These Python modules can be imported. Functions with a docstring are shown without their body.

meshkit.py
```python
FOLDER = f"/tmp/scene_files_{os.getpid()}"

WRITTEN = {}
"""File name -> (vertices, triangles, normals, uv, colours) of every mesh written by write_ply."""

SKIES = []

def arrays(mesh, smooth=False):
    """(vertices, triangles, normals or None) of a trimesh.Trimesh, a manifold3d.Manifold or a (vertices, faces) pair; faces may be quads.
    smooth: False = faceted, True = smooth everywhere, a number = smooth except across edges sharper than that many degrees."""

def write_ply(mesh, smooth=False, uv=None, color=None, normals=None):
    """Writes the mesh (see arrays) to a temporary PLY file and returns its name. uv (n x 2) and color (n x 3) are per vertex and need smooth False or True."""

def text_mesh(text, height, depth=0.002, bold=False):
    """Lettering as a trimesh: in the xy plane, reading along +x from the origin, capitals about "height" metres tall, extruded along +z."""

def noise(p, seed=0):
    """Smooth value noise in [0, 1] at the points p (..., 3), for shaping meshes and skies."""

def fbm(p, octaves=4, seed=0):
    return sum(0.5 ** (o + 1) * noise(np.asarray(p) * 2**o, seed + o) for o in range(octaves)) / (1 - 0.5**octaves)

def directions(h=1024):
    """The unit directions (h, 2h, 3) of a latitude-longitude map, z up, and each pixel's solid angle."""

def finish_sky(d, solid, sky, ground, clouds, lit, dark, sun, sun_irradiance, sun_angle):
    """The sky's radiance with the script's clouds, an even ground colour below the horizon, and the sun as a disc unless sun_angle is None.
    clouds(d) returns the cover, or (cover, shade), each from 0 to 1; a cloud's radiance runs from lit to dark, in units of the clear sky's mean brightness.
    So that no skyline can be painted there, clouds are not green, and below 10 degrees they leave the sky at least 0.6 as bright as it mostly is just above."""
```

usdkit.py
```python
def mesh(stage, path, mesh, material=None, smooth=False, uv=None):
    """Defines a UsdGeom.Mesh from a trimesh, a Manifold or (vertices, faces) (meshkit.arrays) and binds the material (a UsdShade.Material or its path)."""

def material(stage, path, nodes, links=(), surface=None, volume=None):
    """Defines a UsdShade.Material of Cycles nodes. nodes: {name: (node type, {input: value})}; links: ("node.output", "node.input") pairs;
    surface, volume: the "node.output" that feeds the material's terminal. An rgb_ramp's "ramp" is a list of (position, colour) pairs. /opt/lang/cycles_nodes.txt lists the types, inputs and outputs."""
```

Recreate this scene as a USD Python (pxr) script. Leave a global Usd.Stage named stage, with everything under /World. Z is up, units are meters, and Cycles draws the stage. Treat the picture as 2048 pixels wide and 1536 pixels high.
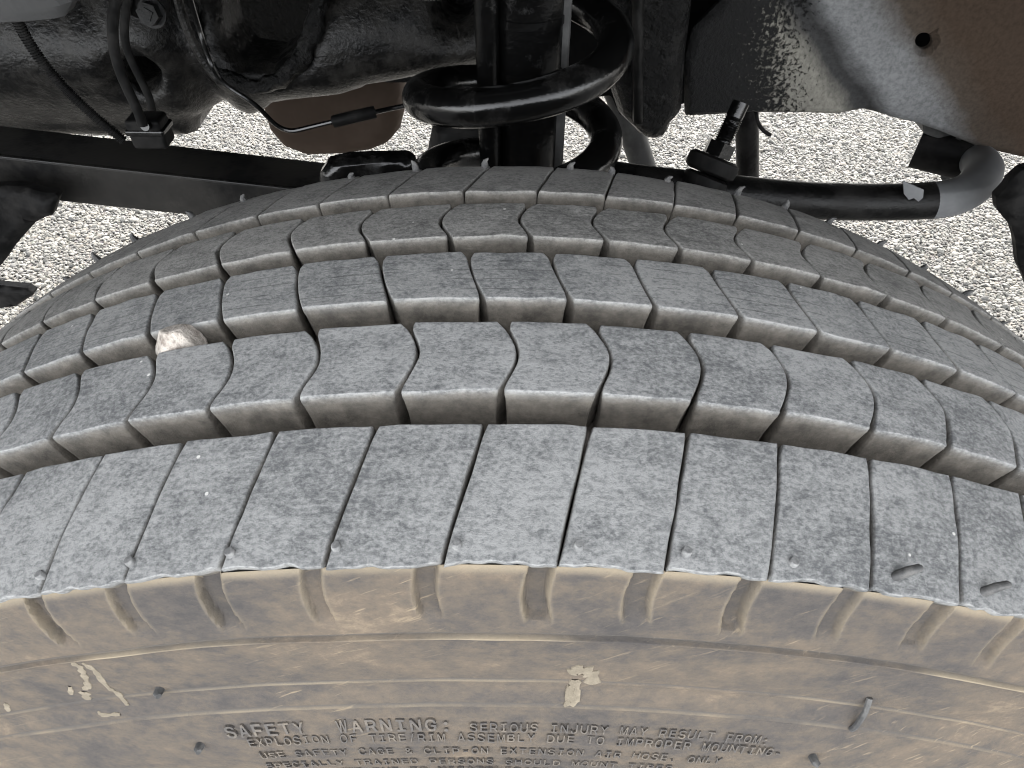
import math, random
import numpy as np, trimesh, manifold3d, shapely, usdkit, meshkit
from shapely.geometry import Polygon, LineString
from pxr import Usd, UsdGeom, UsdLux, UsdShade, Gf, Sdf, Vt

stage = Usd.Stage.CreateInMemory()
UsdGeom.SetStageUpAxis(stage, UsdGeom.Tokens.z)
UsdGeom.SetStageMetersPerUnit(stage, 1.0)
UsdGeom.Xform.Define(stage, '/World')
rng = np.random.default_rng(7)
random.seed(7)

# ------------------------------------------------------------------ camera, sky, sun, exposure
C = 0.4035                                    # height of the wheel's centre above the ground
CAM = np.array([0.0054, -0.0804, 0.5384 + C])
PITCH, YAW, FPX = 0.8202, -0.01286, 1400.0    # FPX: focal length for a picture 2048 wide
EXPOSURE = 3.1
SUN = np.array([0.22, 0.80, 0.66]); SUN /= np.linalg.norm(SUN)
fwd = np.array([math.sin(YAW) * math.cos(PITCH), math.cos(YAW) * math.cos(PITCH), -math.sin(PITCH)])
rgt = np.array([math.cos(YAW), -math.sin(YAW), 0.0])
upv = np.cross(rgt, fwd)
cam = UsdGeom.Camera.Define(stage, '/World/camera')
m = Gf.Matrix4d(*rgt, 0, *upv, 0, *(-fwd), 0, *CAM, 1)
cam.AddTransformOp().Set(m)
cam.CreateHorizontalApertureAttr(36.0)
cam.CreateVerticalApertureAttr(27.0)
cam.CreateFocalLengthAttr(36.0 * FPX / 2048)
cam.CreateClippingRangeAttr(Gf.Vec2f(0.01, 500))
cam.CreateExposureAttr(EXPOSURE)

sky = UsdLux.DomeLight.Define(stage, '/World/sky')
elev, rot = math.asin(SUN[2]), math.atan2(SUN[0], SUN[1])
skym = usdkit.material(stage, '/World/Looks/sky', {
    's': ('sky_texture', {'sky_type': 'single_scattering', 'sun_disc': False, 'sun_elevation': elev, 'sun_rotation': rot, 'aerosol_density': 2.0}),
    'h': ('hsv', {'saturation': 0.12}),
    'b': ('background_shader', {'strength': 0.15})}, [('s.color', 'h.color'), ('h.color', 'b.color')], surface='b.background')
UsdShade.MaterialBindingAPI.Apply(sky.GetPrim()).Bind(skym)
sky.GetPrim().SetCustomDataByKey('kind', 'structure')
sun = UsdLux.DistantLight.Define(stage, '/World/sun')
sun.CreateIntensityAttr(0.5); sun.CreateAngleAttr(0.5); sun.CreateNormalizeAttr(True)
sun.CreateColorAttr(Gf.Vec3f(1.0, 0.95, 0.87))
zx = SUN; xx = np.cross([0, 0, 1.0], zx); xx /= np.linalg.norm(xx); yx = np.cross(zx, xx)
sun.AddTransformOp().Set(Gf.Matrix4d(*xx, 0, *yx, 0, *zx, 0, 0, 0, 5, 1))

def ray(px, py):
    d = fwd + rgt * (px - 1024) / FPX - upv * (py - 768) / FPX
    return d
def at(px, py, Y):                            # the point seen at that pixel (of 2048 x 1536) in the vertical plane y = Y
    d = ray(px, py)
    return CAM + d * ((Y - CAM[1]) / d[1])
def pxsize(px, py, Y):                        # metres per pixel there
    d = ray(px, py)
    return (Y - CAM[1]) / d[1] / FPX

# ------------------------------------------------------------------ helpers
names = {}
def path_for(name, parent=None):
    base = (str(parent.GetPath()) if parent else '/World') + '/' + name
    k = names.get(base, 0); names[base] = k + 1
    return base if k == 0 else f'{base}_{k:03d}'
def tag(p, label=None, cat=None, group=None, kind=None):
    for k, v in (('label', label), ('category', cat), ('group', group), ('kind', kind)):
        if v: p.SetCustomDataByKey(k, v)
    return p
def thing(name, label, cat, loc=(0, 0, 0), group=None):
    x = UsdGeom.Xform.Define(stage, path_for(name))
    x.AddTranslateOp().Set(Gf.Vec3d(*map(float, loc)))
    p = tag(x.GetPrim(), label, cat, group)
    origin[str(p.GetPath())] = np.array(loc, float)
    return p
origin = {}
def obj(name, mesh, mat, parent=None, smooth=35, label=None, vcol=None):
    v, f = (mesh.vertices, mesh.faces) if isinstance(mesh, trimesh.Trimesh) else mesh
    v = np.array(v, float)
    if parent:
        top = '/'.join(str(parent.GetPath()).split('/')[:3])
        v = v - origin.get(top, 0)
    mm = trimesh.Trimesh(v, np.asarray(f), process=False)
    g = usdkit.mesh(stage, path_for(name, parent), mm, M[mat], smooth=smooth if vcol is None else True)
    if vcol is not None:
        pv = UsdGeom.PrimvarsAPI(g).CreatePrimvar('wear', Sdf.ValueTypeNames.Color3fArray, 'vertex')
        pv.Set(Vt.Vec3fArray.FromNumpy(np.asarray(vcol, np.float32)))
    g.CreateDoubleSidedAttr(True)
    if label: g.GetPrim().SetCustomDataByKey('label', label)
    return g.GetPrim()
def cat(*ms): return trimesh.util.concatenate([m for m in ms])

def spline(pts, n):
    pts = np.asarray(pts, float)
    from scipy.interpolate import CubicSpline
    t = np.r_[0, np.cumsum(np.linalg.norm(np.diff(pts, axis=0), axis=1))]
    return CubicSpline(t, pts)(np.linspace(0, t[-1], n))
def tube(path, r, seg=16, caps=True):
    path = np.asarray(path, float); n = len(path)
    r = np.broadcast_to(np.asarray(r, float), (n,))
    T = np.gradient(path, axis=0); T /= np.linalg.norm(T, axis=1, keepdims=True)
    a = np.array([0, 0, 1.0]) if abs(T[0, 2]) < .9 else np.array([1.0, 0, 0])
    N = np.cross(T[0], a); N /= np.linalg.norm(N)
    V = []
    ang = np.linspace(0, 2 * np.pi, seg, endpoint=False)
    for i in range(n):
        N = N - T[i] * (N @ T[i]); N /= np.linalg.norm(N)
        B = np.cross(T[i], N)
        V.append(path[i] + r[i] * (np.cos(ang)[:, None] * N + np.sin(ang)[:, None] * B))
    V = np.concatenate(V)
    i, j = np.meshgrid(np.arange(n - 1), np.arange(seg), indexing='ij'); j2 = (j + 1) % seg
    a, b, c, d = i * seg + j, i * seg + j2, (i + 1) * seg + j2, (i + 1) * seg + j
    F = np.concatenate([np.stack([a, b, c], -1).reshape(-1, 3), np.stack([a, c, d], -1).reshape(-1, 3)])
    if caps:
        k = len(V); V = np.vstack([V, path[0], path[-1]])
        jj = np.arange(seg); F = np.vstack([F, np.stack([np.full(seg, k), (jj + 1) % seg, jj], -1), np.stack([np.full(seg, k + 1), (n - 1) * seg + jj, (n - 1) * seg + (jj + 1) % seg], -1)])
    mm = trimesh.Trimesh(V, F, process=False); mm.fix_normals(); return mm
def ptube(pts, Y, rpx, n=40, seg=16, smooth=True):   # a tube through pixels (px, py[, Y])
    P = [at(p[0], p[1], p[2] if len(p) > 2 else Y) for p in pts]
    r = rpx * pxsize(pts[0][0], pts[0][1], Y)
    return tube(spline(P, n) if smooth else np.array(P), r, seg)
def boxm(c, s):
    b = trimesh.creation.box(s); b.apply_translation(c); return b
def rbox(lo, hi, r=.003):
    lo, hi = np.array(lo), np.array(hi)
    ms = []
    for x in (lo[0] + r, hi[0] - r):
        for y in (lo[1] + r, hi[1] - r):
            for z in (lo[2] + r, hi[2] - r):
                ms.append(manifold3d.Manifold.sphere(r, 12).translate((x, y, z)))
    q = manifold3d.Manifold.batch_hull(ms).to_mesh()
    return trimesh.Trimesh(q.vert_properties[:, :3], q.tri_verts, process=False)

def relief(outline, Y, thick, edge=0.0, holes=(), fn=None, res=0.006, curve=6, shape=None):
    """A pressed panel: its outline given by pixels in the plane y = Y, thickened away from the viewer, its rim rounded back by edge."""
    pts = np.array([at(x, y, Y) for x, y in outline])
    poly = Polygon(pts[:, [0, 2]]).buffer(0)
    if curve: poly = poly.buffer(curve * .001).buffer(-2 * curve * .001).buffer(curve * .001)
    for h in holes:
        q = np.array([at(x, y, Y) for x, y in h]); poly = poly.difference(Polygon(q[:, [0, 2]]).buffer(0.003).buffer(-.003))
    if poly.geom_type != 'Polygon': poly = max(poly.geoms, key=lambda g: g.area)
    poly = poly.simplify(.0004)
    cs = manifold3d.CrossSection([np.array(poly.exterior.coords)[:-1]] + [np.array(i.coords)[:-1] for i in poly.interiors], manifold3d.FillRule.EvenOdd)
    mf = manifold3d.Manifold.extrude(cs, thick, n_divisions=max(1, int(thick / .012)))
    mf = mf.refine_to_length(res)
    q = mf.to_mesh(); v = np.array(q.vert_properties[:, :3], float); f = np.array(q.tri_verts)
    x, z, d = v[:, 0], v[:, 1], v[:, 2]
    off = np.zeros(len(v))
    if edge:
        dist = shapely.distance(shapely.points(x, z), poly.boundary)
        t = np.clip(dist / edge, 0, 1)
        off += edge * (1 - np.sqrt(1 - (1 - t) ** 2)) * np.clip(1 - d / thick, 0, 1)
    if fn is not None: off += fn(x, z)
    mm = trimesh.Trimesh(np.stack([x, Y + d + off, z], -1), f, process=False)
    mm.fix_normals()
    return mm

# ------------------------------------------------------------------ materials
M = {}
def mat(name, nodes, links, surface='p.BSDF'):
    M[name] = usdkit.material(stage, '/World/Looks/' + name, nodes, links, surface=surface)

def dusty(name, base, dust, amount=(.45, .65), scale=25, rough=(.35, .75), bump=.15, bscale=350, bdist=.002, spec=.5, stretch=(1, 1, 1), extra=None):
    nodes = {'g': ('geometry', {}), 'mp': ('mapping', {'scale': stretch}),
             'n': ('noise_texture', {'scale': scale, 'detail': 8.0, 'roughness': .68}),
             'r': ('rgb_ramp', {'ramp': [(amount[0], (0, 0, 0)), (amount[1], (1, 1, 1))]}),
             'c': ('mix_color', {'a': base, 'b': dust}),
             'ro': ('map_range', {'from_min': 0.0, 'from_max': 1.0, 'to_min': rough[0], 'to_max': rough[1]}),
             'nb': ('noise_texture', {'scale': bscale, 'detail': 5.0, 'roughness': .6}),
             'b': ('bump', {'strength': bump, 'distance': bdist}),
             'bw': ('rgb_to_bw', {}),
             'p': ('principled_bsdf', {'specular_ior_level': spec})}
    links = [('g.position', 'mp.vector'), ('mp.vector', 'n.vector'), ('mp.vector', 'nb.vector'), ('n.fac', 'r.fac'), ('r.color', 'bw.color'), ('bw.val', 'c.fac'), ('bw.val', 'ro.value'),
             ('c.result', 'p.base_color'), ('ro.result', 'p.roughness'), ('nb.fac', 'b.height'), ('b.normal', 'p.normal')]
    mat(name, nodes, links)

# worn dusty rubber: "wear" r = dusty groove wall, g = pale worn edge
def rubber(name, lo, hi, wall, lines=False):
    nodes = {'g': ('geometry', {}), 'mp': ('mapping', {'scale': (0.75, 1, 1)}),
             'n1': ('noise_texture', {'scale': 185.0, 'detail': 8.0, 'roughness': .78}),
             'n2': ('noise_texture', {'scale': 900.0, 'detail': 4.0, 'roughness': .7}), 'mk': ('mapping', {'scale': (60, 900, 90)}), 'nk': ('noise_texture', {'scale': 1.0, 'detail': 4.0, 'roughness': .7}), 'a4': ('math', {'math_type': 'multiply_add', 'value2': .14}),
             'n0': ('noise_texture', {'scale': 26.0, 'detail': 3.0}),
             'a1': ('math', {'math_type': 'multiply_add', 'value2': 0.72, 'value3': 0.0}),
             'a2': ('math', {'math_type': 'multiply_add', 'value2': 0.62}),
             'a3': ('math', {'math_type': 'multiply_add', 'value2': 0.34}),
             'r': ('rgb_ramp', {'ramp': [(.76, lo), (.90, tuple(.5 * (np.array(lo) + np.array(hi)))), (1.03, hi)]}),
             'v': ('voronoi_texture', {'scale': 190.0}),
             'vr': ('math', {'math_type': 'less_than', 'value2': .10}),
             'vc': ('separate_color', {}), 'vg': ('math', {'math_type': 'greater_than', 'value2': .94}),
             'vm': ('math', {'math_type': 'multiply'}), 'vs': ('math', {'math_type': 'multiply', 'value2': .7}),
             'sp': ('mix_color', {'b': (.52, .51, .48)}),
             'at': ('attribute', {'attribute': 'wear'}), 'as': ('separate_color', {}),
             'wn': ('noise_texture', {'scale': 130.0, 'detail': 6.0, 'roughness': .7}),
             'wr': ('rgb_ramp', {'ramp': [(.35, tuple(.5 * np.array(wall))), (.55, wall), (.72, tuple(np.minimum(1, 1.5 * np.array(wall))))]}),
             'w': ('mix_color', {}),
             'em': ('math', {'math_type': 'multiply_add', 'value2': 4.0, 'value3': -1.75, 'use_clamp': True}),
             'ef': ('math', {'math_type': 'multiply', 'use_clamp': True}), 'eg': ('math', {'math_type': 'multiply', 'value2': .14}),
             'e': ('mix_color', {'b': (.23, .222, .205)}),
             'ad': ('math', {'math_type': 'multiply_add', 'value2': .6}),
             'b': ('bump', {'strength': .6, 'distance': .0010}),
             'p': ('principled_bsdf', {'roughness': .78, 'specular_ior_level': .25})}
    links = [('g.position', 'mp.vector'), ('mp.vector', 'n1.vector'), ('mp.vector', 'n2.vector'), ('mp.vector', 'n0.vector'), ('g.position', 'v.vector'), ('g.position', 'wn.vector'),
             ('n2.fac', 'a1.value1'), ('n1.fac', 'a2.value1'), ('a1.value', 'a2.value3'), ('n0.fac', 'a3.value1'), ('a2.value', 'a3.value3'), ('g.position', 'mk.vector'), ('mk.vector', 'nk.vector'), ('nk.fac', 'a4.value1'), ('a3.value', 'a4.value3'), ('a4.value', 'r.fac'),
             ('v.distance', 'vr.value1'), ('v.color', 'vc.color'), ('vc.r', 'vg.value1'), ('vr.value', 'vm.value1'), ('vg.value', 'vm.value2'), ('vm.value', 'vs.value1'),
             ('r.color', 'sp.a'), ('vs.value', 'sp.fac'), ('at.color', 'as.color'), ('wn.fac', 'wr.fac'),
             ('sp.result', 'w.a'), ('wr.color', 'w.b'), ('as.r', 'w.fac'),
             ('wn.fac', 'em.value1'), ('em.value', 'ef.value1'), ('as.g', 'ef.value2'), ('ef.value', 'eg.value1'), ('w.result', 'e.a'), ('eg.value', 'e.fac'),
             ('n2.fac', 'ad.value1'), ('n1.fac', 'ad.value3'), ('ad.value', 'b.height'), ('b.normal', 'p.normal'),
             ('e.result', 'p.base_color')]
    if lines:                                  # faint wear lines running round the middle rib
        nodes.update({'sx': ('separate_xyz', {}), 'ln': ('noise_texture', {'scale': 40.0, 'detail': 2.0}),
                      'l1': ('math', {'math_type': 'multiply_add', 'value2': .0006}),
                      'l2': ('math', {'math_type': 'multiply_add', 'value2': 210.0, 'value3': -19.3}),
                      'lf': ('math', {'math_type': 'fraction'}), 'lt': ('math', {'math_type': 'less_than', 'value2': .085}),
                      'lg': ('noise_texture', {'scale': 60.0, 'detail': 2.0}), 'lh': ('math', {'math_type': 'greater_than', 'value2': .47}),
                      'lm': ('math', {'math_type': 'multiply'}), 'ls': ('math', {'math_type': 'multiply', 'value2': .5}),
                      'lw': ('math', {'math_type': 'subtract', 'value1': 1.0}), 'lx': ('math', {'math_type': 'multiply', 'use_clamp': True}), 'lc': ('mix_color', {'b': (.03, .03, .03)})})
        links = [l for l in links if l != ('e.result', 'p.base_color')] + [
            ('g.position', 'sx.vector'), ('g.position', 'ln.vector'), ('ln.fac', 'l1.value1'), ('sx.y', 'l1.value3'), ('l1.value', 'l2.value1'), ('l2.value', 'lf.value1'), ('lf.value', 'lt.value1'),
            ('g.position', 'lg.vector'), ('lg.fac', 'lh.value1'), ('lt.value', 'lm.value1'), ('lh.value', 'lm.value2'), ('lm.value', 'ls.value1'),
            ('e.result', 'lc.a'), ('as.r', 'lw.value2'), ('ls.value', 'lx.value1'), ('lw.value', 'lx.value2'), ('lx.value', 'lc.fac'), ('lc.result', 'p.base_color')]
    mat(name, nodes, links)
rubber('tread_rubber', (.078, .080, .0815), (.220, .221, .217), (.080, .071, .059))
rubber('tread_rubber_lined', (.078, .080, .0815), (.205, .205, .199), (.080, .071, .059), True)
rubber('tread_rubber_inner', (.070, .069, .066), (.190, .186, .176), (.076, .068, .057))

# sidewall: tan road dust over dark rubber, rubbed and streaked round the wheel
mat('sidewall_rubber', {
    'g': ('geometry', {}), 'mp': ('mapping', {'scale': (.65, 1, 1.15)}),
    'n1': ('noise_texture', {'scale': 26.0, 'detail': 9.0, 'roughness': .66, 'distortion': .15}),
    'n2': ('noise_texture', {'scale': 170.0, 'detail': 7.0, 'roughness': .82}),
    'n3': ('noise_texture', {'scale': 900.0, 'detail': 2.0, 'roughness': .7}),
    'a1': ('math', {'math_type': 'multiply_add', 'value2': .52, 'value3': -.07}), 'a2': ('math', {'math_type': 'multiply_add', 'value2': .62}),
    'r': ('rgb_ramp', {'ramp': [(.37, (.040, .0375, .0365)), (.45, (.055, .049, .0445)), (.515, (.072, .061, .050)), (.59, (.092, .074, .057)), (.69, (.145, .115, .082))]}),
    'vr0': ('vector_rotate', {'rotate_type': 'y_axis', 'angle': 0.45}), 'ms': ('mapping', {'scale': (70, 300, 900)}),
    'sn': ('noise_texture', {'scale': 1.0, 'detail': 3.0, 'roughness': .6}),
    'sm': ('noise_texture', {'scale': 14.0, 'detail': 2.0}),
    'sr': ('rgb_ramp', {'ramp': [(.62, (0, 0, 0)), (.70, (1, 1, 1))]}),
    'sq': ('rgb_ramp', {'ramp': [(.48, (0, 0, 0)), (.60, (1, 1, 1))]}),
    'sb': ('rgb_to_bw', {}), 'sb2': ('rgb_to_bw', {}), 'smu': ('math', {'math_type': 'multiply'}), 'sms': ('math', {'math_type': 'multiply', 'value2': .4}),
    'sc': ('mix_color', {'b': (.26, .205, .135)}),
    'v': ('voronoi_texture', {'scale': 330.0}), 'vr': ('math', {'math_type': 'less_than', 'value2': .13}), 'vc': ('separate_color', {}), 'vg': ('math', {'math_type': 'greater_than', 'value2': 1.1}),
    'vm': ('math', {'math_type': 'multiply'}), 'sp': ('mix_color', {'b': (.42, .37, .30)}),
    'at': ('attribute', {'attribute': 'wear'}), 'as': ('separate_color', {}),
    'gm': ('mix_color', {'b': (.060, .055, .05)}),
    'e': ('mix_color', {'b': (.26, .215, .15)}),
    'ad': ('math', {'math_type': 'multiply_add', 'value2': .5}),
    'b': ('bump', {'strength': .6, 'distance': .001}),
    'p': ('principled_bsdf', {'roughness': .85, 'specular_ior_level': .15})},
    [('g.position', 'mp.vector'), ('mp.vector', 'n1.vector'), ('mp.vector', 'n2.vector'), ('g.position', 'n3.vector'), ('n2.fac', 'a1.value1'), ('n1.fac', 'a2.value1'), ('a1.value', 'a2.value3'), ('a2.value', 'r.fac'),
     ('g.position', 'vr0.vector'), ('vr0.vector', 'ms.vector'), ('ms.vector', 'sn.vector'), ('g.position', 'sm.vector'), ('sn.fac', 'sr.fac'), ('sm.fac', 'sq.fac'), ('sr.color', 'sb.color'), ('sq.color', 'sb2.color'), ('sb.val', 'smu.value1'), ('sb2.val', 'smu.value2'), ('smu.value', 'sms.value1'),
     ('at.color', 'as.color'), ('r.color', 'gm.a'), ('as.r', 'gm.fac'),
     ('gm.result', 'sc.a'), ('sms.value', 'sc.fac'), ('g.position', 'v.vector'), ('v.distance', 'vr.value1'), ('v.color', 'vc.color'), ('vc.r', 'vg.value1'), ('vr.value', 'vm.value1'), ('vg.value', 'vm.value2'),
     ('sc.result', 'sp.a'), ('vm.value', 'sp.fac'), ('sp.result', 'e.a'), ('as.g', 'e.fac'), ('e.result', 'p.base_color'),
     ('n3.fac', 'ad.value1'), ('n2.fac', 'ad.value3'), ('ad.value', 'b.height'), ('b.normal', 'p.normal')])
dusty('vent_rubber', (.02, .02, .02), (.07, .068, .065), scale=300, rough=(.6, .8))
dusty('pale_nub_rubber', (.09, .09, .09), (.2, .2, .195), scale=300, rough=(.6, .8))
dusty('lettering_rubber', (.042, .038, .035), (.10, .083, .064), scale=260, rough=(.6, .8))
dusty('dried_mud', (.11, .092, .066), (.17, .143, .105), scale=200, rough=(.9, .95), bump=.5, bscale=700)
dusty('stone', (.15, .125, .105), (.33, .30, .265), amount=(.36, .52), scale=210, rough=(.85, .95), bump=.7, bscale=420, bdist=.003)
dusty('black_paint', (.0012, .0012, .0012), (.010, .0095, .009), amount=(.46, .70), scale=18, rough=(.30, .6), bump=.3, bscale=260, spec=0.15)
dusty('gloss_black', (.001, .001, .001), (.006, .0058, .0055), amount=(.52, .75), scale=30, bump=.12, bscale=240, spec=0.42, rough=(.13, .4))
dusty('shock_paint', (.0008, .0008, .0008), (.005, .005, .005), amount=(.58, .75), scale=60, rough=(.14, .4), bscale=190, spec=0.3, bump=0.3)
dusty('satin_casting', (.0016, .0016, .0016), (.013, .0122, .011), bump=.55, bscale=230, bdist=.003, scale=55, rough=(.2, .45), spec=0.24, amount=(.42, .80))
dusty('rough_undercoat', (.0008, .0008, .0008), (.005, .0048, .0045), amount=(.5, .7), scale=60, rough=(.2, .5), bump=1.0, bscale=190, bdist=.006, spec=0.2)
dusty('grey_bracket', (.030, .030, .030), (.044, .0435, .043), scale=10, rough=(.5, .65), bump=.1, spec=0.1)
dusty('beam_paint', (.003, .003, .003), (.015, .014, .0125), amount=(.38, .66), scale=12, rough=(.30, .5), bump=.1, bscale=300, spec=0.18)
dusty('black_rubber', (.002, .002, .002), (.012, .0115, .011), scale=40, rough=(.5, .8), bump=.15, spec=0.08)
dusty('brown_can', (.024, .0175, .0135), (.032, .024, .019), scale=12, rough=(.7, .85), bump=.1, spec=0.03)
dusty('grey_steel', (.025, .025, .025), (.06, .06, .058), scale=20, rough=(.4, .6), bump=.1, spec=0.2)
dusty('grey_overspray', (.085, .087, .09), (.135, .137, .14), amount=(.3, .7), scale=25, rough=(.5, .7), bump=.12, spec=0.2)
dusty('floor_paint', (.002, .002, .002), (.006, .006, .006), scale=6, rough=(.6, .8), spec=0.04)
dusty('body_white', (.6, .6, .58), (.7, .7, .68), scale=4, rough=(.35, .5), bump=0.0)
# road: chip seal
mat('road', {'g': ('geometry', {}), 'v': ('voronoi_texture', {'scale': 85.0}), 'r': ('rgb_ramp', {'ramp': [(0.0, (.15, .145, .135)), (.45, (.11, .107, .10)), (.7, (.06, .059, .056))]}),
    'n': ('noise_texture', {'scale': 60.0, 'detail': 4.0}), 'c': ('mix_color', {'blend_type': 'multiply', 'fac': .5}),
    'i': ('math', {'math_type': 'subtract', 'value1': 1.0}), 'b': ('bump', {'strength': .8, 'distance': .004}), 'p': ('principled_bsdf', {'roughness': .9})},
    [('g.position', 'v.vector'), ('g.position', 'n.vector'), ('v.distance', 'r.fac'), ('r.color', 'c.a'), ('n.color', 'c.b'), ('c.result', 'p.base_color'), ('v.distance', 'i.value2'), ('i.value', 'b.height'), ('b.normal', 'p.normal')])
for k, c in enumerate([(.31, .30, .28), (.27, .26, .24), (.36, .35, .325), (.23, .225, .21), (.40, .39, .36), (.19, .187, .18), (.30, .275, .24)]):
    dusty(f'chip_{k}', tuple(.34 * np.array(c)), tuple(.50 * np.array(c)), amount=(.3, .7), scale=250, rough=(.8, .95), bump=.3, bscale=900)
# frame plate: rust-brown, pale grey and tar, with a dark diagonal stroke
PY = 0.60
pa, pb = at(1585, 0, PY), at(1735, 225, PY)    # ends of the dark diagonal stroke
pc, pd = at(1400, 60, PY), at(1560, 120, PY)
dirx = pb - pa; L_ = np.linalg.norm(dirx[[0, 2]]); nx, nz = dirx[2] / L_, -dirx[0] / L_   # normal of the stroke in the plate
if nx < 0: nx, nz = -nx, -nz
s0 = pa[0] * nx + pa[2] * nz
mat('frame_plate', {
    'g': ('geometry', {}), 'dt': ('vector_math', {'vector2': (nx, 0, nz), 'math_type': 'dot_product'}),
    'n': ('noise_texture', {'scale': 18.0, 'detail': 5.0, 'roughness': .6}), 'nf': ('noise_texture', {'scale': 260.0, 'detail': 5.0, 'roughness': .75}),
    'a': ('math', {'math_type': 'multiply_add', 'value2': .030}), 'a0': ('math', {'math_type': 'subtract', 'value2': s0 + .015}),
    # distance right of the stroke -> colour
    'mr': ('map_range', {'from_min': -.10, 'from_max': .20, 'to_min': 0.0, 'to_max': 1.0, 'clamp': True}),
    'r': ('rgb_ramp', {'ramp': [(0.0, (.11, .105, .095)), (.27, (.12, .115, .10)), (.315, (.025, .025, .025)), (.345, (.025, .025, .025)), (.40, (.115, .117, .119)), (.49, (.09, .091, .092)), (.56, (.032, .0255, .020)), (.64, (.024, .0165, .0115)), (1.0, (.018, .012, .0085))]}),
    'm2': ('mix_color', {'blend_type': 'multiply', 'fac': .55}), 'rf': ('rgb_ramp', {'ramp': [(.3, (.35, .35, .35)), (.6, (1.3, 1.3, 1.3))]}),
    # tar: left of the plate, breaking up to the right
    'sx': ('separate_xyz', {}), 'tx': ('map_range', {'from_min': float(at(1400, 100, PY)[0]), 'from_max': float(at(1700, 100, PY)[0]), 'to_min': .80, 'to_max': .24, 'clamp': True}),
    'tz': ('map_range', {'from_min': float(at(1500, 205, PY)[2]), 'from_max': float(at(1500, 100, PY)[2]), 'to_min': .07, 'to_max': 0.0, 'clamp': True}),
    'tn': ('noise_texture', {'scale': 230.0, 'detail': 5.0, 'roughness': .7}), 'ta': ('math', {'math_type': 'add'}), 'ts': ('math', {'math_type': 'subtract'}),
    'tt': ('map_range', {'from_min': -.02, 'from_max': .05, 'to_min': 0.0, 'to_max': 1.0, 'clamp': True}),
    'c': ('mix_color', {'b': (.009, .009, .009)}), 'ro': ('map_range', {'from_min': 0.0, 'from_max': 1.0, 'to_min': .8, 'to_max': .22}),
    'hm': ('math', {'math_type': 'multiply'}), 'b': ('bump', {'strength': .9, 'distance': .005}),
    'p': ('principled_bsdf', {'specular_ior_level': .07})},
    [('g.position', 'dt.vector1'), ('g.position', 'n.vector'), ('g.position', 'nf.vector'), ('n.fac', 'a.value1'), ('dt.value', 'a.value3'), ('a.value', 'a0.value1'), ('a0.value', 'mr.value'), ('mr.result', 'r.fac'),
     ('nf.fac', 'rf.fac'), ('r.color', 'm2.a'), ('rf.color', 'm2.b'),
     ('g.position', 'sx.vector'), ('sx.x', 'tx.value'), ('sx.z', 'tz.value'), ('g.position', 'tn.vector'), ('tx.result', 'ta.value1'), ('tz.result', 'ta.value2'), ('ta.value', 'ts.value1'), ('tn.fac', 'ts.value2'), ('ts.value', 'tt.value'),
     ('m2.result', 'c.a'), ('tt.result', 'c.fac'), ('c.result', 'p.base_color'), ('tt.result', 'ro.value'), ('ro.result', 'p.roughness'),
     ('tn.fac', 'hm.value1'), ('tt.result', 'hm.value2'), ('hm.value', 'b.height'), ('b.normal', 'p.normal')])

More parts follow.
